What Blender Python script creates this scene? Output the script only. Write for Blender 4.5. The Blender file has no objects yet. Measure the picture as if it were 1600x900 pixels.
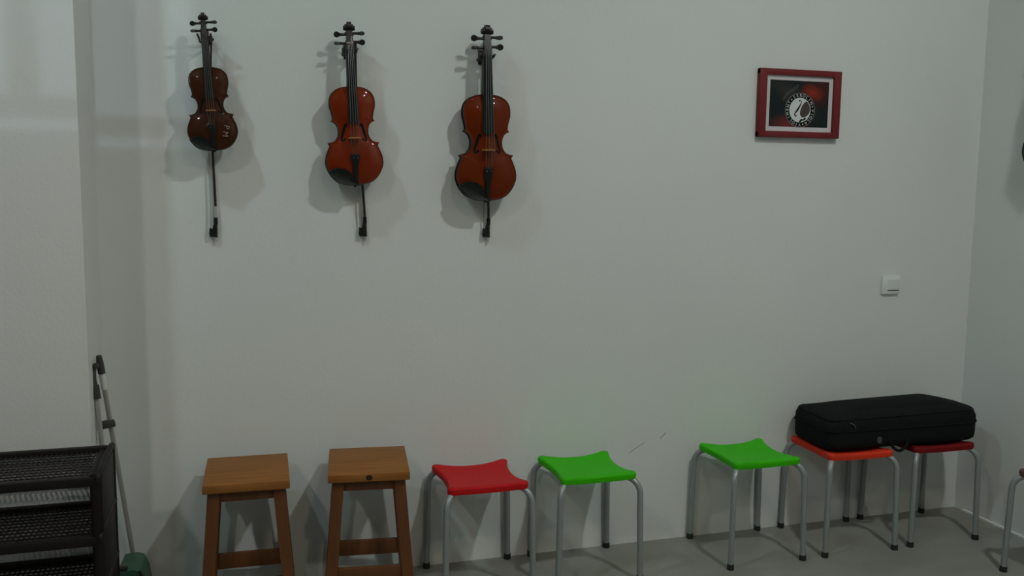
import bpy, bmesh, math, random
from mathutils import Vector, Matrix, Euler

random.seed(7)
scene = bpy.context.scene
C = scene.collection
PI = math.pi

# ------------------------------------------------------------------ camera
cam_d = bpy.data.cameras.new('camera')
cam_d.sensor_width = 36.0
cam_d.lens = 1420.0 / 1600.0 * 36.0
cam_d.clip_start = 0.05
cam = bpy.data.objects.new('camera', cam_d)
C.objects.link(cam)
YAW, PITCH, ROLL = 0.293, -0.1149, 0.0112
fw = Vector((math.sin(YAW) * math.cos(PITCH), math.cos(YAW) * math.cos(PITCH), math.sin(PITCH)))
r0 = Vector((math.cos(YAW), -math.sin(YAW), 0))
u0 = r0.cross(fw)
rr = r0 * math.cos(ROLL) + u0 * math.sin(ROLL)
uu = -r0 * math.sin(ROLL) + u0 * math.cos(ROLL)
M = Matrix.Identity(4)
for i in range(3):
    M[i][0], M[i][1], M[i][2] = rr[i], uu[i], -fw[i]
M[0][3], M[1][3], M[2][3] = 0.0, -3.199, 1.42
cam.matrix_world = M
scene.camera = cam

# ------------------------------------------------------------------ world, exposure
world = bpy.data.worlds.new('night')
scene.world = world
world.use_nodes = True
world.node_tree.nodes['Background'].inputs[0].default_value = (0.02, 0.022, 0.025, 1)
world.node_tree.nodes['Background'].inputs[1].default_value = 1.0
vs = scene.view_settings
vs.view_transform = 'Standard'
vs.look = 'None'
vs.gamma = 1.0
vs.exposure = 0.0
vs.use_curve_mapping = False

CEIL = 3.9
# flat round ceiling lights of the room, the wide one added as fill: (x, y, radius, colour, strength, label)
LAMPS = [
    (1.95, -2.45, 0.09, (0.94, 1.00, 0.97), 505, 'round white ceiling light in front of the right stools'),
    (-1.85, -3.40, 0.09, (1.00, 0.90, 0.82), 330, 'round warm white ceiling light at the left behind the camera'),
    (0.90, -4.10, 0.12, (1.00, 0.84, 0.66), 130, 'wide round fill light added behind the camera to lift the walls evenly'),
    (-1.20, -1.34, 0.07, (0.70, 0.97, 1.00), 370, 'small cool ceiling light above the shoe rack'),
]
# added lamp behind the rear wall, throws bluish patches through its cut-outs
PATCH_LAMP = ((-0.7, -9.0, 2.6), 0.016, (0.66, 0.80, 1.00), 21000)


# ------------------------------------------------------------------ material helpers
def srgb(r, g, b):
    f = lambda c: c / 12.92 if c <= 0.04045 else ((c + 0.055) / 1.055) ** 2.4
    return (f(r / 255.0), f(g / 255.0), f(b / 255.0), 1.0)


def mat(name, col, rough=0.5, metal=0.0, coat=0.0, spec=0.5, var=0.0, vscale=8.0, bump=0.0, bscale=60.0,
        stretch=None, col2=None):
    m = bpy.data.materials.new(name)
    m.use_nodes = True
    nt = m.node_tree
    b = nt.nodes['Principled BSDF']
    b.inputs['Base Color'].default_value = col
    b.inputs['Roughness'].default_value = rough
    b.inputs['Metallic'].default_value = metal
    b.inputs['Coat Weight'].default_value = coat
    b.inputs['Coat Roughness'].default_value = 0.06
    b.inputs['Specular IOR Level'].default_value = spec
    if var > 0 or bump > 0 or col2:
        tc = nt.nodes.new('ShaderNodeTexCoord')
        mp = nt.nodes.new('ShaderNodeMapping')
        if stretch:
            mp.inputs['Scale'].default_value = stretch
        nt.links.new(tc.outputs['Object'], mp.inputs['Vector'])
    if var > 0 or col2:
        n = nt.nodes.new('ShaderNodeTexNoise')
        n.inputs['Scale'].default_value = vscale
        n.inputs['Detail'].default_value = 5
        nt.links.new(mp.outputs[0], n.inputs['Vector'])
        mx = nt.nodes.new('ShaderNodeMix')
        mx.data_type = 'RGBA'
        if col2:
            a, c = col, col2
        else:
            a = tuple(max(0, x * (1 - var)) for x in col[:3]) + (1,)
            c = tuple(min(1, x * (1 + var)) for x in col[:3]) + (1,)
        mx.inputs[6].default_value = a
        mx.inputs[7].default_value = c
        rmp = nt.nodes.new('ShaderNodeMapRange')
        rmp.inputs[1].default_value = 0.3
        rmp.inputs[2].default_value = 0.7
        nt.links.new(n.outputs['Fac'], rmp.inputs[0])
        nt.links.new(rmp.outputs[0], mx.inputs[0])
        nt.links.new(mx.outputs[2], b.inputs['Base Color'])
    if bump > 0:
        n2 = nt.nodes.new('ShaderNodeTexNoise')
        n2.inputs['Scale'].default_value = bscale
        n2.inputs['Detail'].default_value = 4
        nt.links.new(mp.outputs[0], n2.inputs['Vector'])
        bp = nt.nodes.new('ShaderNodeBump')
        bp.inputs['Strength'].default_value = bump
        bp.inputs['Distance'].default_value = 0.01
        nt.links.new(n2.outputs['Fac'], bp.inputs['Height'])
        nt.links.new(bp.outputs[0], b.inputs['Normal'])
    return m


MT = {}
MT['wall'] = mat('wall_paint', (0.70, 0.735, 0.715, 1), 0.55, spec=0.25, var=0.015, vscale=1.6, bump=0.06, bscale=90)
MT['pillar'] = mat('pillar_paint', (0.71, 0.715, 0.695, 1), 0.55, spec=0.25, var=0.015, vscale=1.6, bump=0.06, bscale=90)
MT['ceiling'] = mat('ceiling_paint', (0.30, 0.30, 0.29, 1), 0.7)
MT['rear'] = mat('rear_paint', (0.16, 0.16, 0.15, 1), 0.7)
MT['floor'] = mat('floor_tile', (0.205, 0.21, 0.18, 1), 0.35, spec=0.3, vscale=2.6, col2=(0.27, 0.275, 0.25, 1),
                  stretch=(1, 2.2, 1))
MT['pale_strip'] = mat('pale_strip_tone', (0.75, 0.77, 0.76, 1), 0.6)
MT['scuff'] = mat('scuff', (0.16, 0.19, 0.17, 1), 0.8)
MT['white_plastic'] = mat('white_plastic', (0.72, 0.76, 0.74, 1), 0.35)
MT['steel'] = mat('painted_steel', (0.30, 0.33, 0.335, 1), 0.38, metal=0.3, spec=0.5)
MT['rubber'] = mat('black_rubber', (0.012, 0.014, 0.013, 1), 0.7)
MT['red_seat'] = mat('red_plastic', srgb(190, 22, 26), 0.5, spec=0.15, var=0.04, bump=0.05, bscale=160)
MT['green_seat'] = mat('green_plastic', srgb(56, 182, 4), 0.5, spec=0.15, var=0.04, bump=0.05, bscale=160)
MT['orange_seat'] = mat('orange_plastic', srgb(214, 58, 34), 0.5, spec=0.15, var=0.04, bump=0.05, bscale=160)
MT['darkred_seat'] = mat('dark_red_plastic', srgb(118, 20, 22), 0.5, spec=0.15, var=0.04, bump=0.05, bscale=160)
MT['brown_seat'] = mat('brown_plastic_seat', srgb(92, 66, 62), 0.5, spec=0.25, var=0.04)
MT['stool_wood'] = mat('stool_wood', srgb(128, 82, 36), 0.55, spec=0.2, vscale=7, col2=srgb(150, 98, 46),
                       stretch=(1.2, 9, 9), bump=0.05, bscale=40)
MT['stool_leg'] = mat('stool_leg_wood', srgb(88, 50, 18), 0.5, coat=0.05, vscale=7, col2=srgb(106, 62, 24),
                      stretch=(9, 9, 1.2), bump=0.05, bscale=40)
MT['knot'] = mat('wood_knot', srgb(40, 22, 10), 0.6)
MT['rack'] = mat('brown_plastic', (0.012, 0.009, 0.008, 1), 0.5, spec=0.2)
MT['case'] = mat('black_cloth', (0.0075, 0.010, 0.010, 1), 0.9, spec=0.15, bump=0.4, bscale=240)
MT['case_trim'] = mat('black_trim', (0.006, 0.007, 0.007, 1), 0.8, spec=0.15)
MT['tag'] = mat('grey_tag', (0.055, 0.065, 0.062, 1), 0.6)
MT['thread'] = mat('loose_thread', (0.12, 0.12, 0.10, 1), 0.9)
MT['ebony'] = mat('ebony', (0.009, 0.012, 0.011, 1), 0.5, spec=0.22)
MT['peg'] = mat('peg_wood', (0.013, 0.012, 0.011, 1), 0.35)
MT['string'] = mat('string_metal', (0.12, 0.13, 0.13, 1), 0.4, metal=0.6)
MT['bridge'] = mat('bridge_maple', srgb(200, 140, 80), 0.5)
MT['hair'] = mat('bow_hair', (0.30, 0.31, 0.28, 1), 0.6)
MT['stick'] = mat('bow_stick', srgb(40, 26, 20), 0.35, coat=0.2)
MT['silver'] = mat('silver', (0.75, 0.77, 0.76, 1), 0.3, metal=0.8)
MT['black_metal'] = mat('black_metal', (0.02, 0.021, 0.021, 1), 0.5, metal=0.2)
MT['frame_red'] = mat('frame_red', srgb(114, 37, 40), 0.5, coat=0.0, spec=0.25, var=0.08, vscale=30)
MT['mat_board'] = mat('mat_board', (0.62, 0.60, 0.61, 1), 0.8)
MT['emblem'] = mat('emblem_white', (0.66, 0.68, 0.69, 1), 0.6)
MT['emblem_dark'] = mat('emblem_dark', (0.008, 0.008, 0.008, 1), 0.8, spec=0.1)
MT['emblem_brown'] = mat('emblem_brown', (0.055, 0.040, 0.032, 1), 0.6)
MT['emblem_grey'] = mat('emblem_grey', (0.20, 0.20, 0.195, 1), 0.6)
MT['pan_green'] = mat('pan_green', srgb(52, 92, 70), 0.4, var=0.05)
MT['handle'] = mat('grey_handle', (0.045, 0.043, 0.040, 1), 0.55)
MT['pole'] = mat('pale_pole', (0.42, 0.41, 0.39, 1), 0.35, metal=0.3)
MT['paper'] = mat('white_label', (0.75, 0.74, 0.72, 1), 0.7)
MT['pencil'] = mat('chalk_mark', srgb(150, 134, 124), 0.8)


def varnish(name, c1, c2, coat=0.8):
    m = mat(name, c1, 0.4, coat=coat, spec=0.08, vscale=5, col2=c2, stretch=(3.0, 0.8, 3.0))
    m.node_tree.nodes['Principled BSDF'].inputs['Coat Roughness'].default_value = 0.03
    return m


MT['varn_orange'] = varnish('varnish_orange', srgb(110, 33, 2), srgb(126, 40, 3), 0.45)
MT['varn_red'] = varnish('varnish_red', srgb(98, 34, 5), srgb(110, 40, 7), 0.15)
MT['varn_brown'] = varnish('varnish_brown', srgb(54, 25, 8), srgb(66, 32, 11), 0.5)
MT['rim'] = mat('dark_rim', srgb(26, 13, 8), 0.45, coat=0.08)


def print_material():
    m = bpy.data.materials.new('print_ink')
    m.use_nodes = True
    nt = m.node_tree
    b = nt.nodes['Principled BSDF']
    b.inputs['Roughness'].default_value = 0.55
    b.inputs['Specular IOR Level'].default_value = 0.2
    tc = nt.nodes.new('ShaderNodeTexCoord')

    def blob(cx, cz, sx, sz, rot=0.0):
        mp = nt.nodes.new('ShaderNodeMapping')
        mp.vector_type = 'TEXTURE'
        mp.inputs['Location'].default_value = (cx, 0, cz)
        mp.inputs['Rotation'].default_value = (0, rot, 0)
        mp.inputs['Scale'].default_value = (sx, 1, sz)
        nt.links.new(tc.outputs['Object'], mp.inputs['Vector'])
        g = nt.nodes.new('ShaderNodeTexGradient')
        g.gradient_type = 'SPHERICAL'
        nt.links.new(mp.outputs[0], g.inputs['Vector'])
        return g.outputs['Fac']

    def mix(prev, fac, col):
        mx = nt.nodes.new('ShaderNodeMix')
        mx.data_type = 'RGBA'
        nt.links.new(fac, mx.inputs[0])
        if isinstance(prev, tuple):
            mx.inputs[6].default_value = prev
        else:
            nt.links.new(prev, mx.inputs[6])
        mx.inputs[7].default_value = col
        return mx.outputs[2]
    c = mix(srgb(22, 32, 34), blob(-0.02, 0.02, 0.16, 0.05, 0.6), srgb(58, 56, 50))
    c = mix(c, blob(0.10, 0.06, 0.10, 0.09), srgb(70, 28, 24))
    c = mix(c, blob(0.058, 0.045, 0.060, 0.036, 0.3), srgb(150, 44, 30))
    c = mix(c, blob(-0.045, -0.085, 0.10, 0.05), srgb(120, 44, 42))
    nt.links.new(c, b.inputs['Base Color'])
    return m


MT['print'] = print_material()


def emit(name, col, strength):
    m = bpy.data.materials.new(name)
    m.use_nodes = True
    b = m.node_tree.nodes['Principled BSDF']
    b.inputs['Base Color'].default_value = (0.8, 0.8, 0.8, 1)
    b.inputs['Emission Color'].default_value = (*col, 1)
    b.inputs['Emission Strength'].default_value = strength
    return m


# ------------------------------------------------------------------ mesh helpers
class MB:
    def __init__(s):
        s.v, s.f, s.mi = [], [], []

    def add(s, verts, faces, mi=0):
        o = len(s.v)
        s.v += [tuple(p) for p in verts]
        for f in faces:
            s.f.append(tuple(i + o for i in f))
            s.mi.append(mi)
        return s

    def box(s, c, d, rot=None, mi=0):
        hx, hy, hz = d[0] / 2, d[1] / 2, d[2] / 2
        vs_ = [Vector((x, y, z)) for x in (-hx, hx) for y in (-hy, hy) for z in (-hz, hz)]
        if rot is not None:
            R = Euler(rot).to_matrix()
            vs_ = [R @ v for v in vs_]
        vs_ = [v + Vector(c) for v in vs_]
        return s.add(vs_, [(0, 1, 3, 2), (4, 6, 7, 5), (0, 4, 5, 1), (2, 3, 7, 6), (0, 2, 6, 4), (1, 5, 7, 3)], mi)

    def bbox(s, c, d, bev=0.003, rot=None, mi=0):
        """box with chamfered edges"""
        hx, hy, hz = d[0] / 2, d[1] / 2, d[2] / 2
        b = min(bev, hx * .9, hy * .9, hz * .9)
        bm = bmesh.new()
        bmesh.ops.create_cube(bm, size=1.0)
        for v in bm.verts:
            v.co = Vector((v.co.x * d[0], v.co.y * d[1], v.co.z * d[2]))
        bmesh.ops.bevel(bm, geom=bm.edges[:], offset=b, segments=2, affect='EDGES', profile=0.5)
        R = Euler(rot).to_matrix() if rot is not None else Matrix.Identity(3)
        bm.verts.ensure_lookup_table()
        vs_ = [R @ v.co + Vector(c) for v in bm.verts]
        fs = [[v.index for v in f.verts] for f in bm.faces]
        bm.free()
        return s.add(vs_, fs, mi)

    def tube(s, pts, rad, n=10, cap=True, mi=0, flat=None):
        pts = [Vector(p) for p in pts]
        if not hasattr(rad, '__len__'):
            rad = [rad] * len(pts)
        rings, up = [], None
        for i, p in enumerate(pts):
            t = (pts[min(i + 1, len(pts) - 1)] - pts[max(i - 1, 0)]).normalized()
            if up is None:
                up = t.orthogonal().normalized()
            up = (up - t * up.dot(t))
            up = up.normalized() if up.length > 1e-6 else t.orthogonal().normalized()
            w = t.cross(up)
            rings.append([p + (up * math.cos(2 * PI * k / n) + w * math.sin(2 * PI * k / n)) * rad[i] for k in range(n)])
        vs_ = [q for r_ in rings for q in r_]
        fs = []
        for i in range(len(pts) - 1):
            for k in range(n):
                a, b = i * n + k, i * n + (k + 1) % n
                fs.append((a, b, b + n, a + n))
        if cap:
            fs.append(tuple(range(n - 1, -1, -1)))
            o = (len(pts) - 1) * n
            fs.append(tuple(range(o, o + n)))
        return s.add(vs_, fs, mi)

    def prism(s, poly, z0, z1, axis='z', mi=0):
        """extrude a 2-D outline between two heights; axis names the extrusion direction"""
        def P(a, b, h):
            return {'z': (a, b, h), 'y': (a, h, b), 'x': (h, a, b)}[axis]
        n = len(poly)
        vs_ = [P(a, b, z0) for a, b in poly] + [P(a, b, z1) for a, b in poly]
        fs = [tuple(range(n - 1, -1, -1)), tuple(range(n, 2 * n))]
        fs += [(k, (k + 1) % n, (k + 1) % n + n, k + n) for k in range(n)]
        return s.add(vs_, fs, mi)

    def sphere(s, c, r, nu=16, nv=10, mi=0):
        if not hasattr(r, '__len__'):
            r = (r, r, r)
        vs_ = [(c[0], c[1], c[2] + r[2])]
        for j in range(1, nv):
            t = PI * j / nv
            for i in range(nu):
                a = 2 * PI * i / nu
                vs_.append((c[0] + r[0] * math.sin(t) * math.cos(a), c[1] + r[1] * math.sin(t) * math.sin(a), c[2] + r[2] * math.cos(t)))
        vs_.append((c[0], c[1], c[2] - r[2]))
        fs = [(0, 1 + i, 1 + (i + 1) % nu) for i in range(nu)]
        for j in range(nv - 2):
            for i in range(nu):
                a, b = 1 + j * nu + i, 1 + j * nu + (i + 1) % nu
                fs.append((a, a + nu, b + nu, b))
        e = len(vs_) - 1
        o = 1 + (nv - 2) * nu
        fs += [(o + i, e, o + (i + 1) % nu) for i in range(nu)]
        return s.add(vs_, fs, mi)

    def mesh(s, name, mats, smooth=None):
        me = bpy.data.meshes.new(name)
        me.from_pydata(s.v, [], s.f)
        if not isinstance(mats, (list, tuple)):
            mats = [mats]
        for m in mats:
            me.materials.append(MT[m] if isinstance(m, str) else m)
        me.polygons.foreach_set('material_index', s.mi)
        bm = bmesh.new()
        bm.from_mesh(me)
        bmesh.ops.recalc_face_normals(bm, faces=bm.faces[:])
        bm.to_mesh(me)
        bm.free()
        if smooth is not None:
            me.polygons.foreach_set('use_smooth', [True] * len(me.polygons))
            me.set_sharp_from_angle(angle=math.radians(smooth))
        me.update()
        return me

    def build(s, name, mats, parent=None, smooth=35, loc=None):
        o = bpy.data.objects.new(name, s.mesh(name, mats, smooth))
        C.objects.link(o)
        if parent is not None:
            o.parent = parent
        if loc is not None:
            o.location = loc
        return o


def tag(o, label=None, cat=None, group=None, kind=None):
    if label:
        o['label'] = label
    if cat:
        o['category'] = cat
    if group:
        o['group'] = group
    if kind:
        o['kind'] = kind
    return o


def thing(name, label, cat, loc=(0, 0, 0), rot=(0, 0, 0), group=None):
    o = bpy.data.objects.new(name, None)
    o.empty_display_size = 0.05
    C.objects.link(o)
    o.location = loc
    o.rotation_euler = rot
    return tag(o, label, cat, group)


def catmull(pts, n=6):
    out = []
    P = [Vector(p) for p in pts]
    P = [P[0] * 2 - P[1]] + P + [P[-1] * 2 - P[-2]]
    for i in range(1, len(P) - 2):
        for k in range(n):
            t = k / n
            a, b, c, d = P[i - 1], P[i], P[i + 1], P[i + 2]
            out.append(0.5 * ((2 * b) + (c - a) * t + (2 * a - 5 * b + 4 * c - d) * t * t + (3 * b - a - 3 * c + d) * t ** 3))
    out.append(P[-2])
    return out


def text_mesh(name, body, size, m, depth=0.0004):
    cu = bpy.data.curves.new(name + '_curve', 'FONT')
    cu.body = body
    cu.size = size
    cu.align_x = 'CENTER'
    cu.align_y = 'CENTER'
    cu.extrude = depth
    ob = bpy.data.objects.new(name + '_tmp', cu)
    C.objects.link(ob)
    dg = bpy.context.evaluated_depsgraph_get()
    dg.update()
    me = bpy.data.meshes.new_from_object(ob.evaluated_get(dg))
    vs_ = [v.co.copy() for v in me.vertices]
    fs = [tuple(p.vertices) for p in me.polygons]
    bpy.data.objects.remove(ob)
    bpy.data.curves.remove(cu)
    bpy.data.meshes.remove(me)
    return vs_, fs


# ------------------------------------------------------------------ the room
XL, XR, YB, YP = -2.3, 3.05, -9.4, -4.6


def struct(name, mb, m, parent=None, smooth=None):
    o = mb.build(name, m, parent, smooth)
    o['kind'] = 'structure'
    return o


struct('floor', MB().box(((XL + XR) / 2, YB / 2, -0.05), (XR - XL + .4, -YB + .4, 0.1)), 'floor')
struct('ceiling', MB().box(((XL + XR) / 2, YB / 2, CEIL + 0.05), (XR - XL + .4, -YB + .4, 0.1)), 'ceiling')
wb = struct('wall_back', MB().box(((XL + XR) / 2, 0.06, CEIL / 2), (XR - XL, 0.12, CEIL)), 'wall')
struct('wall_right', MB().box((XR + 0.06, YB / 2 + .06, CEIL / 2), (0.12, -YB + .12, CEIL)), 'wall')
struct('wall_left', MB().box((XL - 0.06, YB / 2, CEIL / 2), (0.12, -YB, CEIL)), 'rear')
# unseen wall behind the camera, with cut-outs added to shape the bluish patches
mb = MB()
ox0, ox1, s0, s1, oz0, oz1 = -0.871, -0.421, 2.072, 2.092, 2.121, 2.80
for x0, x1, z0, z1 in ((XL - .1, ox0, 0, CEIL), (ox1, XR + .1, 0, CEIL), (ox0, ox1, 0, s0), (ox0, ox1, s1, oz0), (ox0, ox1, oz1, CEIL), (-.655, -.615, oz0, oz1), (-.80, -.765, oz0, oz1)):
    mb.box(((x0 + x1) / 2, YP - .02, (z0 + z1) / 2), (x1 - x0, .04, z1 - z0))
struct('wall_patch_mask', mb, 'rear')
struct('wall_front', MB().box(((XL + XR) / 2, YB - 0.06, CEIL / 2), (XR - XL + .2, 0.12, CEIL)), 'rear')
# the boxed-out pier at the left end of the back wall
struct('wall_pier', MB().box(((XL - 0.435) / 2, -0.15, CEIL / 2), (-0.435 - XL, 0.30, CEIL)), 'pillar')
struct('base_strip_1', MB().box((XR - 0.004, -2.1, 0.004), (0.008, 4.1, 0.008)), 'pale_strip')  # thin pale strip along the foot of the right wall


def scuff(pts, w, parent):
    mb = MB()
    n = len(pts)
    for i in range(n - 1):
        (x0, z0), (x1, z1) = pts[i], pts[i + 1]
        d = Vector((x1 - x0, z1 - z0)).normalized()
        nx, nz = -d.y * w / 2, d.x * w / 2
        mb.prism([(x0 - nx, z0 - nz), (x1 - nx, z1 - nz), (x1 + nx, z1 + nz), (x0 + nx, z0 + nz)], -0.0008, 0.0, 'y')
    return mb.build('scuff_mark', 'scuff', parent, None)


scuff([(1.588, 0.418), (1.598, 0.428), (1.611, 0.4405)], 0.0022, wb)
scuff([(1.452, 0.368), (1.478, 0.384), (1.500, 0.396), (1.520, 0.408)], 0.0016, wb)


# ------------------------------------------------------------------ lamps
def lamp(x, y, rad, col, strength, label):
    t = thing('ceiling_light', label, 'lamp', (x, y, CEIL), group='round lights on the ceiling')
    ring = []
    for r_, z in ((rad + .02, 0), (rad + .02, -.035), (rad + .004, -.040), (rad + .002, -.036), (rad + .002, -.002)):
        ring.append([(r_ * math.cos(2 * PI * k / 28), r_ * math.sin(2 * PI * k / 28), z) for k in range(28)])
    mb = MB()
    mb.add([p for r_ in ring for p in r_], [(j * 28 + k, j * 28 + (k + 1) % 28, (j + 1) * 28 + (k + 1) % 28, (j + 1) * 28 + k) for j in range(4) for k in range(28)])
    mb.build('housing', 'white_plastic', t)
    MB().prism([(rad * math.cos(2 * PI * k / 28), rad * math.sin(2 * PI * k / 28)) for k in range(28)], -.037, -.030).build('diffuser', emit('lamp_glow', col, strength), t, None)


for a in LAMPS:
    lamp(*a)
o = MB().sphere((0, 0, 0), PATCH_LAMP[1], 16, 10).build('added_patch_lamp', emit('patch_glow', PATCH_LAMP[2], PATCH_LAMP[3]), None, 60, loc=PATCH_LAMP[0])
tag(o, 'small bluish lamp added behind the cut rear wall to throw light patches', 'lamp')


# ------------------------------------------------------------------ violins
LOW = [(0, 0), (.10, .006), (.19, .04), (.255, .11), (.293, .20), (.288, .29), (.258, .37), (.245, .402), (.262, .432)]
MID = [(.262, .432), (.225, .438), (.185, .456), (.158, .50), (.151, .54), (.155, .58), (.172, .62), (.200, .643), (.222, .650)]
UPP = [(.222, .650), (.209, .667), (.206, .69), (.215, .74), (.230, .80), (.229, .87), (.205, .93), (.15, .975), (.08, .995), (0, 1.0)]
HALF = catmull(LOW, 5)[:-1] + catmull(MID, 5)[:-1] + catmull(UPP, 5)
OUT = [(p.x, p.y) for p in HALF] + [(-p.x, p.y) for p in reversed(HALF[1:-1])]


def halfwidth(y):
    best = 0.0
    for a, b in zip(HALF[:-1], HALF[1:]):
        lo, hi = min(a.y, b.y), max(a.y, b.y)
        if lo <= y <= hi and hi > lo:
            t = (y - a.y) / (b.y - a.y)
            best = max(best, a.x + (b.x - a.x) * t)
    return best


def edge_dist(x, y):
    """distance from a point of the plate to the outline"""
    x = abs(x)
    best = 9.0
    for a, b in zip(HALF[:-1], HALF[1:]):
        dx, dy = b.x - a.x, b.y - a.y
        t = max(0.0, min(1.0, ((x - a.x) * dx + (y - a.y) * dy) / (dx * dx + dy * dy)))
        q = (a.x + t * dx - x) ** 2 + (a.y + t * dy - y) ** 2
        best = min(best, q)
    return math.sqrt(best)


def top_z(x, y):
    """height of the arched plate over its edge"""
    d = edge_dist(x, y)
    if d < 0.022:
        return -0.003 * d / 0.022
    k = min(1.0, (d - 0.022) / 0.21)
    return -0.003 + 0.046 * (1 - (1 - k) ** 2.4)


RINGS = [1.0, 0.985, 0.965, 0.93, 0.86, 0.76, 0.64, 0.5, 0.35, 0.2, 0.06]
UNIT = []
for s_ in RINGS:
    for x, y in OUT:
        yc = min(max(y, .25), .80)
        X, Y = x * s_, y + (yc - y) * (1 - s_)
        UNIT.append((X, Y, 0.0 if s_ == 1.0 else top_z(X, Y)))


ZB, ZR = 0.0, 0.085         # back plate edge and rib height in body lengths


def plate(L, z, sign, th=0.012):
    mb = MB()
    rings = RINGS
    n = len(OUT)
    V = [(x * L, y * L, (z - sign * th) * L) for x, y in OUT]
    F, I = [], []
    V += [(X * L, Y * L, (z + sign * h) * L) for X, Y, h in UNIT]
    for j in range(len(rings)):
        for k in range(n):
            a, b = j * n + k, j * n + (k + 1) % n
            F.append((a, b, b + n, a + n))
            I.append(1 if j <= 2 else 0)
    F.append(tuple(range(n)))
    I.append(1)
    F.append(tuple(range(len(rings) * n, (len(rings) + 1) * n)))
    I.append(0)
    mb.v, mb.f, mb.mi = V, F, I
    return mb


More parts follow.
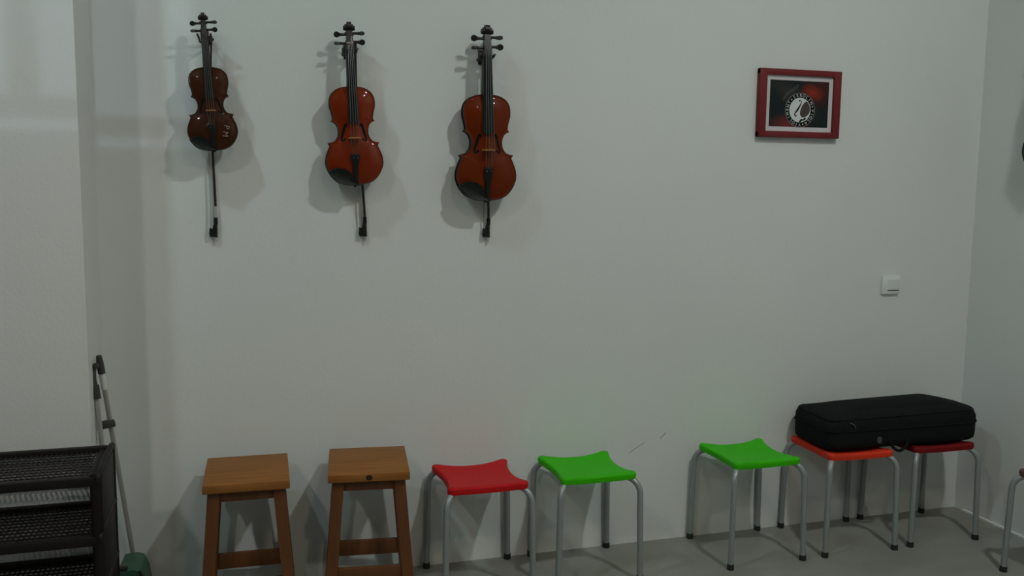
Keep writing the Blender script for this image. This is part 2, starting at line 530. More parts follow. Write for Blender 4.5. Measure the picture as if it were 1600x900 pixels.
def violin(label, loc, tilt, L, varn, chin=True, mark=None, dark_top=False):
    """local axes: x right, y up along the body, z out of the wall; origin at the body's lower end"""
    t = thing('violin', label, 'violin', loc, (PI / 2, tilt, 0), 'violins hung on the wall')
    S = lambda *p: tuple(q * L for q in p)
    # ribs, back and front plates
    inner = [(x * 0.955 * L, (y + (min(max(y, .25), .8) - y) * 0.045) * L) for x, y in OUT]
    MB().prism(inner, ZB * L, ZR * L).build('ribs', 'rim', t, 40)
    plate(L, ZB, -1).build('back_plate', [varn, 'rim'], t, 60)
    top = plate(L, ZR + 0.012, 1).build('front_plate', [varn, 'rim'], t, 60)
    zt = ZR + 0.012
    # f holes, one S-shaped inlay each with a round eye at both ends
    for s in (-1, 1):
        path = catmull([(.096, .462), (.112, .448), (.126, .462), (.118, .50), (.104, .545), (.093, .585), (.086, .612), (.074, .622), (.066, .606)], 5)
        mb = MB()
        n = len(path)
        vs_ = []
        for i, p in enumerate(path):
            d = (path[min(i + 1, n - 1)] - path[max(i - 1, 0)]).normalized()
            w = 0.0055 + 0.0075 * math.exp(-((i - n / 2) / (n * 0.28)) ** 2)
            for e in (-1, 1):
                x, y = p.x - d.y * w * e, p.y + d.x * w * e
                vs_.append(S(s * x, y, zt + top_z(x, y) + 0.0022))
        fs = [(2 * i, 2 * i + 1, 2 * i + 3, 2 * i + 2) for i in range(n - 1)]
        mb.add(vs_, fs)
        for cx, cy, r in ((.094, .466, .012), (.070, .604, .009)):
            ring = []
            for k in range(12):
                x, y = cx + r * math.cos(k * PI / 6), cy + r * math.sin(k * PI / 6)
                ring.append(S(s * x, y, zt + top_z(x, y) + 0.0024))
            mb.add(ring, [tuple(range(12))])
        mb.build('f_hole', 'emblem_dark', top, 60)
    # neck and fingerboard
    MB().prism([S(-.052, 0)[:2], S(.052, 0)[:2], S(.045, .05)[:2], S(.040, .40)[:2], S(-.040, .40)[:2], S(-.045, .05)[:2]],
               0.045 * L, 0.125 * L).build('neck', 'rim', t, 40, loc=S(0, 0.955, 0))
    mb = MB()
    NS = 7
    rows = []
    for y, hw, zc in ((0.63, .054, .165), (1.0, .046, .147), (1.36, .036, .132)):
        row = []
        for k in range(NS):
            u = -1 + 2 * k / (NS - 1)
            row.append(S(hw * u, y, zc + 0.008 * (1 - u * u)))
        row += [S(hw, y, zc - .02), S(-hw, y, zc - .02)]
        rows.append(row)
    n = NS + 2
    vs_ = [p for r_ in rows for p in r_]
    fs = [(j * n + k, j * n + (k + 1) % n, (j + 1) * n + (k + 1) % n, (j + 1) * n + k) for j in range(2) for k in range(n)]
    fs += [tuple(range(n - 1, -1, -1)), tuple(range(2 * n, 3 * n))]
    mb.add(vs_, fs)
    mb.build('fingerboard', 'ebony', t, 30)
    MB().bbox(S(0, 1.366, .134), S(.074, .014, .024), 0.002 * L).build('nut', 'peg', t)
    # pegbox curving backwards, and the scroll with its ears
    pb = MB()
    prof = [(1.345, .118, .038, .040), (1.40, .112, .037, .048), (1.47, .100, .033, .046), (1.54, .085, .028, .040), (1.575, .078, .026, .036)]
    vs_ = []
    for y, z, hw, hd in prof:
        vs_ += [S(-hw, y, z - hd), S(hw, y, z - hd), S(hw, y, z + hd * .5), S(-hw, y, z + hd * .5)]
    fs = [(j * 4 + k, j * 4 + (k + 1) % 4, j * 4 + 4 + (k + 1) % 4, j * 4 + 4 + k) for j in range(len(prof) - 1) for k in range(4)]
    fs += [(3, 2, 1, 0), (16, 17, 18, 19)]
    pb.add(vs_, fs)
    pb.build('pegbox', 'rim', t, 30)
    sc = MB()
    for x0, x1, r, yy in ((-.022, .022, .046, 1.597), (-.042, -.020, .034, 1.585), (.020, .042, .034, 1.585), (-.058, -.040, .023, 1.580), (.040, .058, .023, 1.580)):
        sc.tube([S(x0, yy, .082), S(x1, yy, .082)], r * L, 18)
    sc.build('scroll', 'rim', t, 40)
    # pegs: shaft and a flat thumb piece, turned differently
    k = 0
    for side, y, ang in ((-1, 1.515, 0.3), (1, 1.530, 1.2), (-1, 1.425, 1.35), (1, 1.440, 0.5)):
        z = .105 - (y - 1.4) * 0.2
        mb = MB()
        mb.tube([S(-side * .045, y, z), S(side * .10, y, z)], [0.011 * L, 0.014 * L], 10)
        mb.tube([S(side * .088, y, z), S(side * .098, y, z)], [0.018 * L, 0.018 * L], 12)
        head = []
        nu = 14
        for q in range(nu):
            a = 2 * PI * q / nu
            head.append((side * (.126 + .031 * math.cos(a)), .030 * math.sin(a)))
        v2 = []
        for dz in (-.007, .007):
            for hx, hv in head:
                v2.append(S(hx, y + hv * math.cos(ang) - dz * math.sin(ang), z + hv * math.sin(ang) + dz * math.cos(ang)))
        f2 = [tuple(range(nu - 1, -1, -1)), tuple(range(nu, 2 * nu))] + [(q, (q + 1) % nu, (q + 1) % nu + nu, q + nu) for q in range(nu)]
        mb.add(v2, f2)
        mb.build('peg', 'peg', t, 40)
        k += 1
    # bridge, tailpiece, strings, chin rest
    zb = zt + 0.040
    MB().prism([S(-.060, zb - .003)[:2], S(-.035, zb - .003)[:2], S(-.025, zb + .02)[:2], S(.025, zb + .02)[:2], S(.035, zb - .003)[:2],
                S(.060, zb - .003)[:2], S(.050, zb + .05)[:2], S(.052, zb + .074)[:2], S(.03, zb + .088)[:2], S(0, zb + .093)[:2],
                S(-.03, zb + .088)[:2], S(-.052, zb + .074)[:2], S(-.050, zb + .05)[:2]],
               0.470 * L, 0.482 * L, 'y').build('bridge', 'bridge', t, 30)
    mb = MB()
    tp = [(.015, .016, .132), (.06, .020, .140), (.20, .030, .160), (.27, .044, .172), (.305, .046, .175), (.315, .036, .174)]
    vs_ = []
    for y, hw, z in tp:
        vs_ += [S(-hw, y, z - .014), S(hw, y, z - .014), S(hw, y, z), S(0, y, z + .010), S(-hw, y, z)]
    fs = [(j * 5 + k, j * 5 + (k + 1) % 5, j * 5 + 5 + (k + 1) % 5, j * 5 + 5 + k) for j in range(len(tp) - 1) for k in range(5)]
    fs += [(4, 3, 2, 1, 0), tuple(range(25, 30))]
    mb.add(vs_, fs)
    tpo = mb.build('tailpiece', 'ebony', t, 40)
    for s in (-1, 1):
        MB().sphere(S(s * .022, .275, .186), S(.007, .007, .012)[0], 10, 6).build('fine_tuner', 'string', tpo)
    for q in range(4):
        u = -1 + 2 * q / 3
        MB().tube([S(u * .028, .30, .182), S(u * .040, .476, zb + .096), S(u * .024, 1.37, .150), S(u * .016, 1.44 + .02 * q, .118)],
                  0.0030 * L, 5).build('string', 'string', t, 60)
    if chin:
        mb = MB()
        prof = []
        # lower rim follows the body, upper rim is the curved cup edge
        low = [(p.x, p.y) for p in HALF if p.y < .150 and p.x < .285]
        low = [(-x * 1.02, y - .006) for x, y in low if x > 0.0]
        upc = [(-.262, .150), (-.225, .172), (-.17, .180), (-.11, .168), (-.06, .135), (-.03, .09), (-.01, .03)]
        poly = [(0.03, -.008), (-.0, -.008)] + low + upc + [(0.03, .02)]
        cx, cy = -.12, .085
        n = len(poly)
        vs_, lev = [], [(1.0, .098), (1.0, .142), (.93, .152), (.75, .146), (.45, .138), (.1, .136)]
        for s_, z in lev:
            for x, y in poly:
                vs_.append(S(cx + (x - cx) * s_, cy + (y - cy) * s_, z))
        fs = [(j * n + k, j * n + (k + 1) % n, (j + 1) * n + (k + 1) % n, (j + 1) * n + k) for j in range(len(lev) - 1) for k in range(n)]
        fs += [tuple(range(n - 1, -1, -1)), tuple(range((len(lev) - 1) * n, len(lev) * n))]
        mb.add(vs_, fs)
        mb.build('chin_rest', 'ebony', t, 40)
    MB().tube([S(0, -.004, .045), S(0, -.020, .045)], [0.018 * L, 0.012 * L], 12).build('end_button', 'ebony', t)
    if mark:
        mb = MB()
        for ch, x, y, a in mark:
            v2, f2 = text_mesh('mark', ch, 0.088 * L, None)
            ca, sa = math.cos(a), math.sin(a)
            z = (zt + top_z(x, y) + 0.012) * L
            mb.add([(x * L + v.x * ca - v.y * sa, y * L + v.x * sa + v.y * ca, z + v.z) for v in v2], f2)
        mk = mb.build('chalked_letters', 'pencil', top, None)
        mk['label'] = 'pale hand-drawn letters on the lower right of the front'
    return t


violin('smallest violin, dark brown, with pale letters on its lower right, nearest the pier', (-0.068, -0.062, 1.514), math.radians(-3.4), 0.263,
       'varn_brown', mark=[('P', .165, .275, -1.85), ('M', .145, .190, -1.75)])
violin('middle one of three violins, glossy bright orange varnish, leaning slightly left', (0.385, -0.044, 1.408), math.radians(-2.0), 0.328, 'varn_orange')
violin('largest violin, reddish brown, the one nearest the red picture frame', (0.844, -0.043, 1.358), math.radians(-0.2), 0.369, 'varn_red')
# an instrument on the right wall of which the photograph shows only a dark rounded edge
t = violin('dark instrument hanging on the right wall, cut off by the photo edge', (XR - 0.03, -0.395, 1.487), 0, 0.36, 'rim', chin=False)
t.rotation_euler = (PI / 2, 0, -PI / 2)


# ------------------------------------------------------------------ bows and hangers
def bow(label, foot, tip, k=1.0, silver=True):
    foot, tip = Vector(foot), Vector(tip)
    Lb = (tip - foot).length
    lean = math.atan2(tip.x - foot.x, tip.z - foot.z)
    t = thing('violin_bow', label, 'bow', foot, (0, lean, 0), 'violin bows hanging behind the violins')
    # local: z up from the screw to the tip, hair on -x
    MB().tube([(0, 0, 0), (0, 0, .016 * k)], [.0042 * k, .0046 * k], 10).build('screw', 'silver', t)
    pts = [(0, 0, .016 * k), (0, 0, .12 * k), (-.004, 0, Lb * .4), (-.007, 0, Lb * .7), (-.002, 0, Lb * .93), (0.001, 0, Lb)]
    MB().tube(catmull(pts, 4), [.0052 * k - .0022 * k * i / 20 for i in range(21)], 8).build('stick', 'stick', t, 60)
    MB().tube([(0, 0, .062 * k), (0, 0, .085 * k)], .0066 * k, 10).build('thumb_grip', 'ebony', t)
    if silver:
        MB().tube([(0, 0, .0855 * k), (-.0004, 0, .125 * k)], .0058 * k, 10).build('silver_winding', 'silver', t)
    MB().prism([(-.003 * k, .018 * k), (-.021 * k, .018 * k), (-.023 * k, .028 * k), (-.021 * k, .050 * k), (-.012 * k, .046 * k), (-.006 * k, .066 * k), (-.003 * k, .066 * k)],
               -.0065 * k, .0065 * k, 'y').build('frog', 'ebony', t, 30)
    MB().prism([(.003, Lb), (-.018 * k, Lb - .002), (-.020 * k, Lb - .010), (-.010 * k, Lb - .016), (-.003, Lb - .035), (.002, Lb - .03)], -.004, .004, 'y').build('tip_head', 'stick', t, 30)
    MB().box((-.0175 * k, 0, (Lb + .035 * k) / 2), (.0016, .0075 * k, Lb - .05 * k)).build('bow_hair', 'hair', t, None)
    return t


bow('bow hanging behind the smallest violin, black frog at the bottom', (-0.071, -0.014, 1.214), (-0.070, -0.014, 1.885), 0.95)
bow('bow slanting behind the middle orange violin', (0.426, -0.014, 1.213), (0.396, -0.014, 1.895), 1.0, False)
bow('bow hanging straight behind the largest violin', (0.870, -0.014, 1.207), (0.862, -0.014, 1.92), 1.0, False)


def hanger(label, x, z, tilt, L, off):
    t = thing('violin_hanger', label, 'hook', (x, 0, z), (0, tilt, 0), 'hangers holding the violins')
    MB().bbox((0, -.003, 0.012), (.026, .006, .05), .002).build('wall_plate', 'black_metal', t)
    hw = .048 * L + .004
    MB().tube([(0, -.005, 0), (0, -.018, 0)], .004, 8).build('arm', 'black_metal', t)
    y0 = -.018
    d = .118 * L + off - .03
    for s in (-1, 1):
        MB().tube(catmull([(0, y0, 0), (s * hw * .8, y0 - .002, -.002), (s * hw, y0 - .012, 0), (s * hw, y0 - d * .7, .003), (s * (hw + .004), y0 - d - .012, .012)], 5),
                  .0128 * L, 8).build('fork_arm', 'black_metal', t, 60)
    MB().tube(catmull([(0, y0 + .004, .002), (.012, -.012, .006), (hw + .006, -.010, .004), (hw + .010, -.020, .010)], 5), .0085 * L, 8).build('bow_hook', 'black_metal', t, 60)


for lab, x, z, a, L, off in (('black fork hanger holding the smallest violin by its neck', -0.0895, 1.514 + 1.335 * .263, -3.4, .263, .062),
                        ('black fork hanger holding the middle orange violin by its neck', 0.3695, 1.408 + 1.335 * .328, -2.0, .328, .044),
                        ('black fork hanger holding the largest violin by its neck', 0.8420, 1.358 + 1.335 * .369, -0.2, .369, .043)):
    hanger(lab, x, z, math.radians(a), L, off)


# ------------------------------------------------------------------ framed picture
fx0, fx1, fz0, fz1 = 1.957, 2.328, 1.612, 1.877
FW, FH = fx1 - fx0, fz1 - fz0
t = thing('framed_picture', 'small framed picture with dark red frame and round emblem on the wall', 'picture',
          ((fx0 + fx1) / 2, 0, (fz0 + fz1) / 2))
w = 0.033
for nm, c, d in (('frame_rail', (0, -.0135, FH / 2 - w * .36), (FW, .023, w * .72)), ('frame_rail', (0, -.0135, -FH / 2 + w * .36), (FW, .023, w * .72)),
                 ('frame_rail', (-FW / 2 + w / 2, -.0135, 0), (w, .0232, FH)), ('frame_rail', (FW / 2 - w / 2, -.0135, 0), (w, .0232, FH))):
    MB().bbox(c, d, .003).build(nm, 'frame_red', t)
MB().box((0, -.010, 0), (FW - 2 * w + .006, .008, FH - w * 1.4 + .004)).build('mat_board', 'mat_board', t, None)
PW, PH = 0.268, 0.180
pr = MB().box((0, -.0145, .0), (PW, .001, PH)).build('print', 'print', t, None)
ec = (0.004, -.024)
er = 0.066


def disc(cx, cz, r, y, n=40, r_in=None, sq=1.0):
    mb = MB()
    if r_in is None:
        return mb.prism([(cx + r * sq * math.cos(2 * PI * k / n), cz + r * math.sin(2 * PI * k / n)) for k in range(n)], y, y + .0006, 'y')
    vs_, fs = [], []
    for k in range(n):
        a = 2 * PI * k / n
        for rad in (r_in, r):
            vs_ += [(cx + rad * math.cos(a), y, cz + rad * math.sin(a)), (cx + rad * math.cos(a), y + .0006, cz + rad * math.sin(a))]
    for k in range(n):
        a, b = 4 * k, 4 * ((k + 1) % n)
        fs += [(a, a + 2, b + 2, b), (a + 1, b + 1, b + 3, a + 3), (a + 2, a + 3, b + 3, b + 2), (a, b, b + 1, a + 1)]
    return mb.add(vs_, fs)


disc(*ec, er, -.0157).build('emblem_ring', 'emblem_dark', pr, None)
disc(*ec, er + .0015, -.0160, r_in=er - .0005).build('emblem_rim', 'emblem_grey', pr, None)
disc(*ec, er - .0175, -.0162).build('emblem_disc', 'emblem', pr, None)
# dark instrument body covering the right of the disc
pts = catmull([(.026, .036), (.012, .022), (.004, .006), (.000, -.008), (.003, -.022), (.014, -.028), (.024, -.026), (.034, -.020), (.042, -.010), (.0455, .004), (.042, .018), (.034, .031)], 3)
MB().prism([(ec[0] + p.x, ec[1] + p.y) for p in pts], -.0168, -.0162, 'y').build('emblem_body', 'emblem_brown', pr, None)
pts = [(-.004, -.046), (.006, -.034), (.016, -.036), (.020, -.030), (.030, -.030), (.022, -.040), (.010, -.041), (.002, -.050)]
MB().prism([(ec[0] + x, ec[1] + z) for x, z in pts], -.0168, -.0162, 'y').build('emblem_hook', 'emblem_dark', pr, None)
# the S-shaped sound hole
mb = MB()
path = catmull([(-.002, .038), (.004, .034), (.002, .024), (-.006, .010), (-.014, -.002), (-.022, -.012), (-.025, -.020), (-.021, -.024)], 6)
n = len(path)
for i in range(n - 1):
    d = (path[i + 1] - path[i]).normalized()
    w0 = .0008 + .0026 * math.exp(-((i - n / 2) / (n * .25)) ** 2)
    a, b = path[i], path[i + 1] + d * .0006
    mb.prism([(ec[0] + a.x - d.y * w0, ec[1] + a.y + d.x * w0), (ec[0] + a.x + d.y * w0, ec[1] + a.y - d.x * w0),
              (ec[0] + b.x + d.y * w0, ec[1] + b.y - d.x * w0), (ec[0] + b.x - d.y * w0, ec[1] + b.y + d.x * w0)], -.0170, -.0162, 'y')
for cx, cz, r in ((-.004, .0365, .0034), (-.018, -.022, .0034)):
    mb.v, mb.f, mb.mi = mb.v, mb.f, mb.mi
    o = disc(ec[0] + cx, ec[1] + cz, r, -.0170, 12)
    mb.add(o.v, o.f)
mb.build('emblem_sound_hole', 'emblem_dark', pr, None)
# lettering round the ring, clockwise from upper left
mb = MB()
ring_text = '*SEROLIN*VIOLA*VIOLIMENT'
n = len(ring_text)
for i, ch in enumerate(ring_text):
    a = math.radians(135 - 360.0 * i / n)
    rad = er - .0088
    if ch == '*':
        v2, f2 = [], []
        for k in range(10):
            q = .0042 if k % 2 == 0 else .0018
            v2.append(Vector((q * math.sin(k * PI / 5), q * math.cos(k * PI / 5), 0)))
        f2 = [tuple(range(10))]
    else:
        v2, f2 = text_mesh('ring', ch, .0165, None, 0.0002)
    b = a - PI / 2
    vv = []
    for v in v2:
        x, z = v.x * math.cos(b) - v.y * math.sin(b), v.x * math.sin(b) + v.y * math.cos(b)
        vv.append((ec[0] + rad * math.cos(a) + x, -.0166 - v.z * .5, ec[1] + rad * math.sin(a) + z))
    mb.add(vv, f2)
mb.build('ring_lettering', 'emblem', pr, None)
# faint printed string lines above the emblem
mb = MB()
for off in (0, .008):
    path = catmull([(-.074, .010 + off), (-.060, .030 + off), (-.035, .048 + off), (-.006, .068 + off)], 5)
    mb.tube([(p.x, -.0152, p.y) for p in path], .0005, 5)
mb.build('printed_line', 'emblem_grey', pr, None)

# ------------------------------------------------------------------ light switch
t = thing('light_switch', 'square white rocker light switch on the wall below the red frame', 'switch', (2.632, 0, 1.011))
MB().bbox((0, -.006, 0), (.086, .012, .078), .003).build('plate', 'white_plastic', t)
MB().prism([(-.012, .024), (-.018, .024), (-.0135, -.020), (-.012, -.020)], -.018, .040, 'x').build('rocker', 'white_plastic', t)
MB().box((.011, -.0125, -.0225), (.056, .002, .003)).build('gap_shade', 'rubber', t, None)  # black strip standing in for the shade below the rocker


# ------------------------------------------------------------------ plastic-topped stools
def seat_mesh():
    h, k, rc = 0.143, 0.021, 0.018
    out = []
    ns = 12
    for side in range(4):
        a = side * PI / 2
        ca, sa = math.cos(a), math.sin(a)
        pts = []
        for i in range(ns + 1):                       # one concave side, local y along the side
            u = -1 + 2 * i / ns
            yy = u * (h - rc)
            xx = h - k * (1 - u * u) ** 0.9
            pts.append((xx, yy))
        for i in range(1, 4):                         # rounded corner
            q = i / 4 * PI / 2
            pts.append((h - rc + rc * math.cos(q), h - rc + rc * math.sin(q)))
        out += [(x * ca - y * sa, x * sa + y * ca) for x, y in pts]
    n = len(out)
    mb = MB()

    def zt(x, y):
        r = (x * x + y * y) / (2 * h * h)
        return 0.3835 + 0.0185 * r
    V, F = [], []
    lev = [(.90, 'b', .006), (.99, 'b', 0), (1.0, 't', -.016), (1.0, 't', -.008), (.988, 't', -.003), (.96, 't', 0), (.88, 't', .0005), (.75, 't', 0), (.6, 't', 0), (.45, 't', 0), (.3, 't', 0), (.12, 't', 0)]
    for s_, kind, dz in lev:
        for x, y in out:
            x2, y2 = x * s_, y * s_
            V.append((x2, y2, (zt(x2, y2) - 0.025 + dz) if kind == 'b' else zt(x2, y2) + dz))
    for j in range(len(lev) - 1):
        for q in range(n):
            a, b = j * n + q, j * n + (q + 1) % n
            F.append((a, b, b + n, a + n))
    F.append(tuple(range(n - 1, -1, -1)))
    F.append(tuple(range((len(lev) - 1) * n, len(lev) * n)))
    mb.add(V, F)
    return mb


def leg_mesh(sx, sy):
    f, b = 0.1565, 0.151
    pts = [(sx * f, sy * f, 0.004), (sx * b, sy * b, 0.322)]
    for i in range(1, 8):
        q = i / 7 * PI / 2
        o = b - 0.040 * (1 - math.cos(q))
        pts.append((sx * o, sy * o, 0.322 + 0.0545 * math.sin(q)))
    pts.append((sx * .095, sy * .095, 0.3765))
    return MB().tube(pts, 0.0110, 12)


seat_cache = {}
leg_cache = {}


def stool(label, x, y, rz, m):
    t = thing('metal_leg_stool', label, 'stool', (x, y, 0), (0, 0, rz), 'square stools with plastic seats along the wall')
    if m not in seat_cache:
        seat_cache[m] = seat_mesh().mesh('seat', m, 50)
    o = bpy.data.objects.new('seat', seat_cache[m])
    C.objects.link(o)
    o.parent = t
    for sx, sy in ((-1, 1), (-1, -1), (1, -1), (1, 1)):
        if (sx, sy) not in leg_cache:
            leg_cache[(sx, sy)] = (leg_mesh(sx, sy).mesh('leg', 'steel', 50),
                                   MB().tube([(sx * .1567, sy * .1567, 0), (sx * .1562, sy * .1562, .021)], [.0135, .0128], 12).mesh('rubber_foot', 'rubber', 40))
        lo = bpy.data.objects.new('leg', leg_cache[(sx, sy)][0])
        fo = bpy.data.objects.new('rubber_foot', leg_cache[(sx, sy)][1])
        C.objects.link(lo)
        C.objects.link(fo)
        lo.parent = t
        fo.parent = lo
    if 'bar' not in leg_cache:
        leg_cache['bar'] = [MB().tube([(-.1, -.1 * s, .3765), (0, 0, .372 - .002 * s), (.1, .1 * s, .3765)], .008, 8).mesh('cross_bar', 'steel', 50) for s in (1, -1)]
    for me in leg_cache['bar']:
        o = bpy.data.objects.new('cross_bar', me)
        C.objects.link(o)
        o.parent = t
    return t


stool('bright red seated stool with grey legs, beside the second wooden stool', 0.797, -0.176, 0.005, 'red_seat')
stool('bright green seated stool with grey legs, right beside the red stool', 1.203, -0.174, 0.0, 'green_seat')
stool('bright green seated stool with grey legs, left of the stools carrying the black case', 1.881, -0.174, 0.012, 'green_seat')
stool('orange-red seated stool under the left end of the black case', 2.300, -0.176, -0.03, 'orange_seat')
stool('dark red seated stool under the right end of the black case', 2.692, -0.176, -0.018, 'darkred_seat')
stool('stool cut off by the right photo edge, one grey leg showing', 2.868, -0.77, 0.02, 'brown_seat')


# ------------------------------------------------------------------ wooden stools
def wood_stool(label, x, y, rz, knot):
    t = thing('wooden_stool', label, 'stool', (x, y, 0), (0, 0, rz), 'wooden stools')
    ZT = 0.487
    seat = MB().bbox((0, 0, ZT - .0135), (.262, .300, .027), .003).build('seat', 'stool_wood', t)
    if knot:
        mb = MB()
        mb.prism([(.0 + .011 * math.cos(k * PI / 7), ZT - .013 + .009 * math.sin(k * PI / 7)) for k in range(14)], -.1506, -.149, 'y')
        mb.build('knot', 'knot', seat, None)
    top, bot = (.098, .118), (.134, .148)
    hx, hy = .0185, .0165
    for sx in (-1, 1):
        for sy in (1, -1):
            mb = MB()
            V = []
            for z, (cx, cy) in ((0.0, bot), (ZT - .028, top)):
                for ex, ey in ((-1, -1), (1, -1), (1, 1), (-1, 1)):
                    V.append((sx * cx + ex * hx, sy * cy + ey * hy, z))
            mb.add(V, [(3, 2, 1, 0), (4, 5, 6, 7)] + [(k, (k + 1) % 4, (k + 1) % 4 + 4, k + 4) for k in range(4)])
            o = mb.build('leg', 'stool_leg', t, None)
            bv = o.modifiers.new('bevel', 'BEVEL')
            bv.width = .002
            bv.segments = 2
    at = lambda z: tuple(b + (a - b) * z / (ZT - .028) for a, b in zip(top, bot))
    for sy in (-1, 1):
        cx, cy = at(.445)
        MB().bbox((0, sy * cy, .4425), (2 * (cx - hx) + .004, .018, .034), .002).build('apron', 'stool_leg', t)
        zz = .125 if sy > 0 else .145
        cx, cy = at(zz)
        MB().bbox((0, sy * cy, zz), (2 * (cx - hx) + .006, .020, .052), .002).build('stretcher', 'stool_leg', t)
    for sx in (-1, 1):
        cx, cy = at(.445)
        MB().bbox((sx * cx, 0, .4425), (.018, 2 * (cy - hy) + .004, .034), .002).build('apron', 'stool_leg', t)
    return t


wood_stool('wooden stool nearest the dark shoe rack', 0.010, -0.205, math.radians(-1.5), False)
wood_stool('wooden stool with a dark knot in its seat edge, beside the red stool', 0.402, -0.208, math.radians(-6.5), True)

# ------------------------------------------------------------------ instrument case on the stools
CB = 0.4035
t = thing('instrument_case', 'black cloth instrument case lying across the orange and dark red stools', 'case', (2.526, -0.165, CB), (0, 0, math.radians(-1.0)))
CL, CW = 0.725, 0.255


def case_outline(inset=0.0):
    hx, hy = CL / 2 - inset, CW / 2 - inset
    pts = []
    def arc(cx, cy, r, a0, a1, n=8):
        for i in range(n + 1):
            a = a0 + (a1 - a0) * i / n
            pts.append((cx + r * math.cos(a), cy + r * math.sin(a)))
    arc(hx - .085, hy - .085, .085, 0, PI / 2)
    arc(-hx + .035, hy - .035, .035, PI / 2, PI)
    arc(-hx + .045, -hy + .045, .045, PI, 1.5 * PI)
    arc(hx - .075, -hy + .075, .075, 1.5 * PI, 2 * PI)
    return pts


def dome(x, y):
    u = x / (CL / 2)
    return 0.137 + 0.022 * (1 - (max(0, abs(u - 0.12) - .1) / 1.05) ** 2) - 0.022 * max(0, u - .55) / .45 - 0.012 * max(0, -u - .5) / .5 - 0.016 * (y / (CW / 2)) ** 2 * (1 if y < 0 else 0.4)


def shell(levels, top=None):
    mb = MB()
    V, F = [], []
    n = len(case_outline())
    for ins, z in levels:
        for x, y in case_outline(ins):
            zz = dome(x, y) + z if top else z
            if top == 'mix':
                pass
            V.append((x, y, zz))
    for j in range(len(levels) - 1):
        for q in range(n):
            a, b = j * n + q, j * n + (q + 1) % n
            F.append((a, b, b + n, a + n))
    return mb, V, F, n


# lower half
mb, V, F, n = shell([(.03, 0.0), (.010, .0), (.002, .008), (.0, .030), (.0, .071)])
F.append(tuple(range(n - 1, -1, -1)))
F.append(tuple(range(4 * n, 5 * n)))
mb.add(V, F)
mb.build('case_base', 'case', t, 50)
# lid: straight wall, then domed top
mb = MB()
V, F = [], []
lv = [(.0, .077, 0), (.0, -.022, 1), (.004, -.010, 1), (.014, -.003, 1), (.03, 0, 1), (.05, .001, 1)]
for ins, z, d in lv:
    for x, y in case_outline(ins):
        V.append((x, y, z + (dome(x, y) if d else 0)))
for s_ in (.8, .55, .3, .08):
    for x, y in case_outline(.05):
        V.append((x * s_ * 1.0, y * s_, dome(x * s_, y * s_) + .001))
R_ = len(lv) + 4
for j in range(R_ - 1):
    for q in range(n):
        a, b = j * n + q, j * n + (q + 1) % n
        F.append((a, b, b + n, a + n))
F.append(tuple(range(n - 1, -1, -1)))
F.append(tuple(range((R_ - 1) * n, R_ * n)))
mb.add(V, F)
lid = mb.build('case_lid', 'case', t, 50)
mb = MB()
mb.tube([(x * 1.002, y * 1.002, .074) for x, y in case_outline(.0)] + [(case_outline(0)[0][0], case_outline(0)[0][1], .074)], .0045, 6, cap=False)
mb.build('zipper', 'case_trim', t, 60)
# seam piping round the top edge
mb = MB()
mb.tube([(x, y, dome(x, y) - .004) for x, y in case_outline(.008)] + [(case_outline(.008)[0][0], case_outline(.008)[0][1], dome(*case_outline(.008)[0]) - .004)], .003, 6, cap=False)
mb.build('piping', 'case_trim', lid, 60)
# carrying handle, feet and end strap
mb = MB()
mb.tube(catmull([(-.085, -CW / 2 + .004, .030), (-.078, -CW / 2 - .006, .004), (-.045, -CW / 2 - .008, -.016), (-.010, -CW / 2 - .006, .004), (-.003, -CW / 2 + .004, .030)], 5), .006, 8)
mb.build('handle', 'case_trim', t, 60)
mb = MB()
mb.tube(catmull([(CL / 2 - .006, .03, .085), (CL / 2 + .008, .02, .07), (CL / 2 + .010, -.02, .05), (CL / 2 + .004, -.04, .025), (CL / 2 - .012, -.05, .012)], 5), .008, 8)
mb.build('end_strap', 'case_trim', t, 60)
mb = MB()
mb.prism([(-.135 + .011 * math.cos(k * PI / 8), .032 + .014 * math.sin(k * PI / 8)) for k in range(16)], -CW / 2 - .004, -CW / 2 + .002, 'y')
mb.build('round_tag', 'tag', t, 30)
mb = MB()
mb.tube(catmull([(-.272, -CW / 2 - .002, .108), (-.262, -CW / 2 - .004, .104), (-.252, -CW / 2 - .004, .096), (-.247, -CW / 2 - .003, .084)], 4), .0016, 6)
mb.build('loose_thread', 'thread', t, 60)

# ------------------------------------------------------------------ shoe rack
RX0, RX1, RY0, RY1 = -1.02, -0.372, -0.612, -0.312
t = thing('shoe_rack', 'dark brown plastic shoe rack with perforated shelves in front of the pier', 'rack', ((RX0 + RX1) / 2, (RY0 + RY1) / 2, 0))
HWX, HWY = (RX1 - RX0) / 2, (RY1 - RY0) / 2


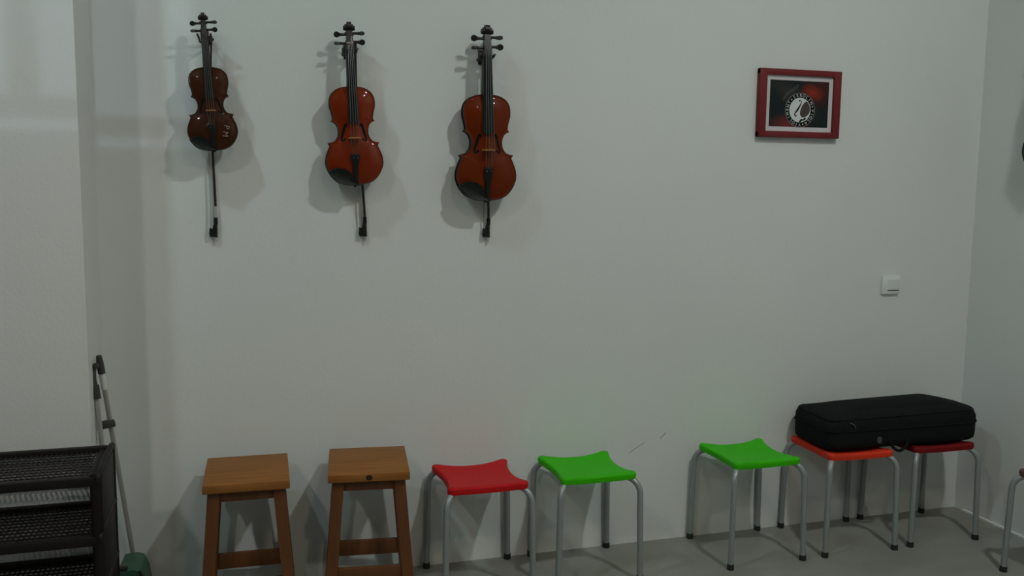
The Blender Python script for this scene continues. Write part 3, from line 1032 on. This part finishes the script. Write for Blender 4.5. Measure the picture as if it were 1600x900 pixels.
def shelf_mesh():
    """perforated tray: every hole is a real opening"""
    mb = MB()
    nx, ny = 44, 10
    x0, x1, y0, y1 = -HWX + .03, HWX - .03, -HWY + .022, HWY - .022
    zt_, zb_ = 0.0, -0.003
    dx, dy = (x1 - x0) / nx, (y1 - y0) / ny
    for i in range(nx):
        for j in range(ny):
            ax, ay = x0 + i * dx, y0 + j * dy
            hx0, hx1, hy0, hy1 = ax + dx * .14, ax + dx * .86, ay + dy * .14, ay + dy * .86
            V = []
            for z in (zt_, zb_):
                V += [(ax, ay, z), (ax + dx, ay, z), (ax + dx, ay + dy, z), (ax, ay + dy, z), (hx0, hy0, z), (hx1, hy0, z), (hx1, hy1, z), (hx0, hy1, z)]
            F = []
            for k in range(4):
                l = (k + 1) % 4
                F += [(k, l, 4 + l, 4 + k), (8 + l, 8 + k, 12 + k, 12 + l), (4 + k, 4 + l, 12 + l, 12 + k)]
            mb.add(V, F)
    # rim all round
    mb.bbox((0, -HWY + .012, -.009), (2 * HWX - .03, .024, .026), .004)
    mb.bbox((0, HWY - .012, .000), (2 * HWX - .03, .024, .020), .004)
    for s in (-1, 1):
        mb.bbox((s * (HWX - .022), 0, -.006), (.030, 2 * HWY - .01, .020), .004)
    return mb


sm = shelf_mesh().mesh('shelf', 'rack', 35)
TIERS = (.618, .451, .284, .117)
for z in TIERS:
    o = bpy.data.objects.new('shelf', sm)
    C.objects.link(o)
    o.parent = t
    o.location = (0, 0, z)
for s in (-1, 1):
    mb = MB()
    mb.bbox((s * (HWX - .006), 0, .31), (.012, 2 * HWY - .03, .61), .003)
    o = mb.build('side_panel', 'rack', t, 35)
    for sy in (-1, 1):
        mb = MB()
        mb.tube([(s * (HWX - .012), sy * (HWY - .016), 0), (s * (HWX - .012), sy * (HWY - .016), .622)], .016, 12)
        mb.build('post', 'rack', t, 40)
    for z in TIERS:
        mb = MB()
        mb.tube(catmull([(s * (HWX - .006), -HWY + .004, z - .012), (s * (HWX - .004), -HWY + .02, z + .010), (s * (HWX - .003), 0, z + .016), (s * (HWX - .004), HWY - .02, z + .012), (s * (HWX - .006), HWY - .004, z)], 4), .009, 8)
        mb.build('end_rail', 'rack', o, 60)

# ------------------------------------------------------------------ dustpan and broom in the corner
t = thing('lobby_dustpan', 'green dustpan with a long pole and dark grip behind the shoe rack', 'dustpan', (-0.347, -0.195, 0))
mb = MB()
prof_o = [(-.058, .0), (.060, .0), (.054, .10), (.044, .170), (.030, .205), (.010, .213), (-.028, .210), (-.046, .172)]
prof_i = [(x * .90, z * .95 + .004) for x, z in prof_o]
n = len(prof_o)
V = [(x, .065, z) for x, z in prof_o] + [(x, -.065, z * .97) for x, z in prof_o] + [(x, .065, z) for x, z in prof_i] + [(x, -.06, z * .97) for x, z in prof_i]
F = [(k, (k + 1) % n, (k + 1) % n + n, k + n) for k in range(n)]
F += [(2 * n + k, 3 * n + k, 3 * n + (k + 1) % n, 2 * n + (k + 1) % n) for k in range(n)]
F += [(k, 2 * n + k, 2 * n + (k + 1) % n, (k + 1) % n) for k in range(n)]
F += [tuple(range(n, 2 * n)), tuple(range(4 * n - 1, 3 * n - 1, -1))]
mb.add(V, F)
mb.build('pan', 'pan_green', t, 30)
MB().tube(catmull([(.026, -.066, .203), (.043, -.067, .168), (.055, -.067, .10), (.061, -.067, .01)], 4), .004, 8).build('rubber_lip', 'rubber', t, 60)
MB().bbox((-.020, -.050, .209), (.022, .022, .008), .002).build('catch', 'rubber', t)
pa, pb_ = Vector((-.044, -.010, .170)), Vector((-.083, -.020, .760))
MB().tube([pa, pb_], .0075, 10).build('pole', 'pole', t, 60)
g0 = pb_ + Vector((.001, 0, -.012))
MB().tube([g0, g0 + Vector((-.003, 0, .042))], [.0135, .012], 12).build('collar', 'handle', t, 50)
MB().tube(catmull([g0 + Vector((-.003, 0, .04)), g0 + Vector((-.007, 0, .062)), g0 + Vector((-.006, 0, .088)), g0 + Vector((.002, -.006, .104)), g0 + Vector((.008, -.010, .100))], 5),
          .0088, 10).build('grip', 'handle', t, 60)

t = thing('broom', 'thin broom with pale pole, dark cap and white label behind the shoe rack', 'broom', (-0.343, -0.054, 0.0))
q0, q1 = Vector((0, 0, .03)), Vector((-.075, -.136, .850))
d = (q1 - q0).normalized()
MB().tube([q0 + d * .06, q1], .0075, 10).build('pole', 'pole', t, 60)
MB().tube([q1 - d * .030, q1 + d * .008, q1 + d * .028], [.011, .0105, .008], 12).build('end_cap', 'handle', t, 50)
MB().tube([q1 - d * .082, q1 - d * .031], .0094, 12).build('label_sleeve', 'paper', t, 50)
c = q0 + d * ((.655 - .03) / d.z)
MB().bbox((c.x - .006, c.y - .012, c.z), (.040, .034, .020), .003, (0, -.12, .3)).build('clip', 'handle', t)
MB().prism([(-.03, .125), (.025, .125), (.04, .0), (-.04, .0)], -.016, .016, 'y').build('bristle_head', 'handle', t, 30)
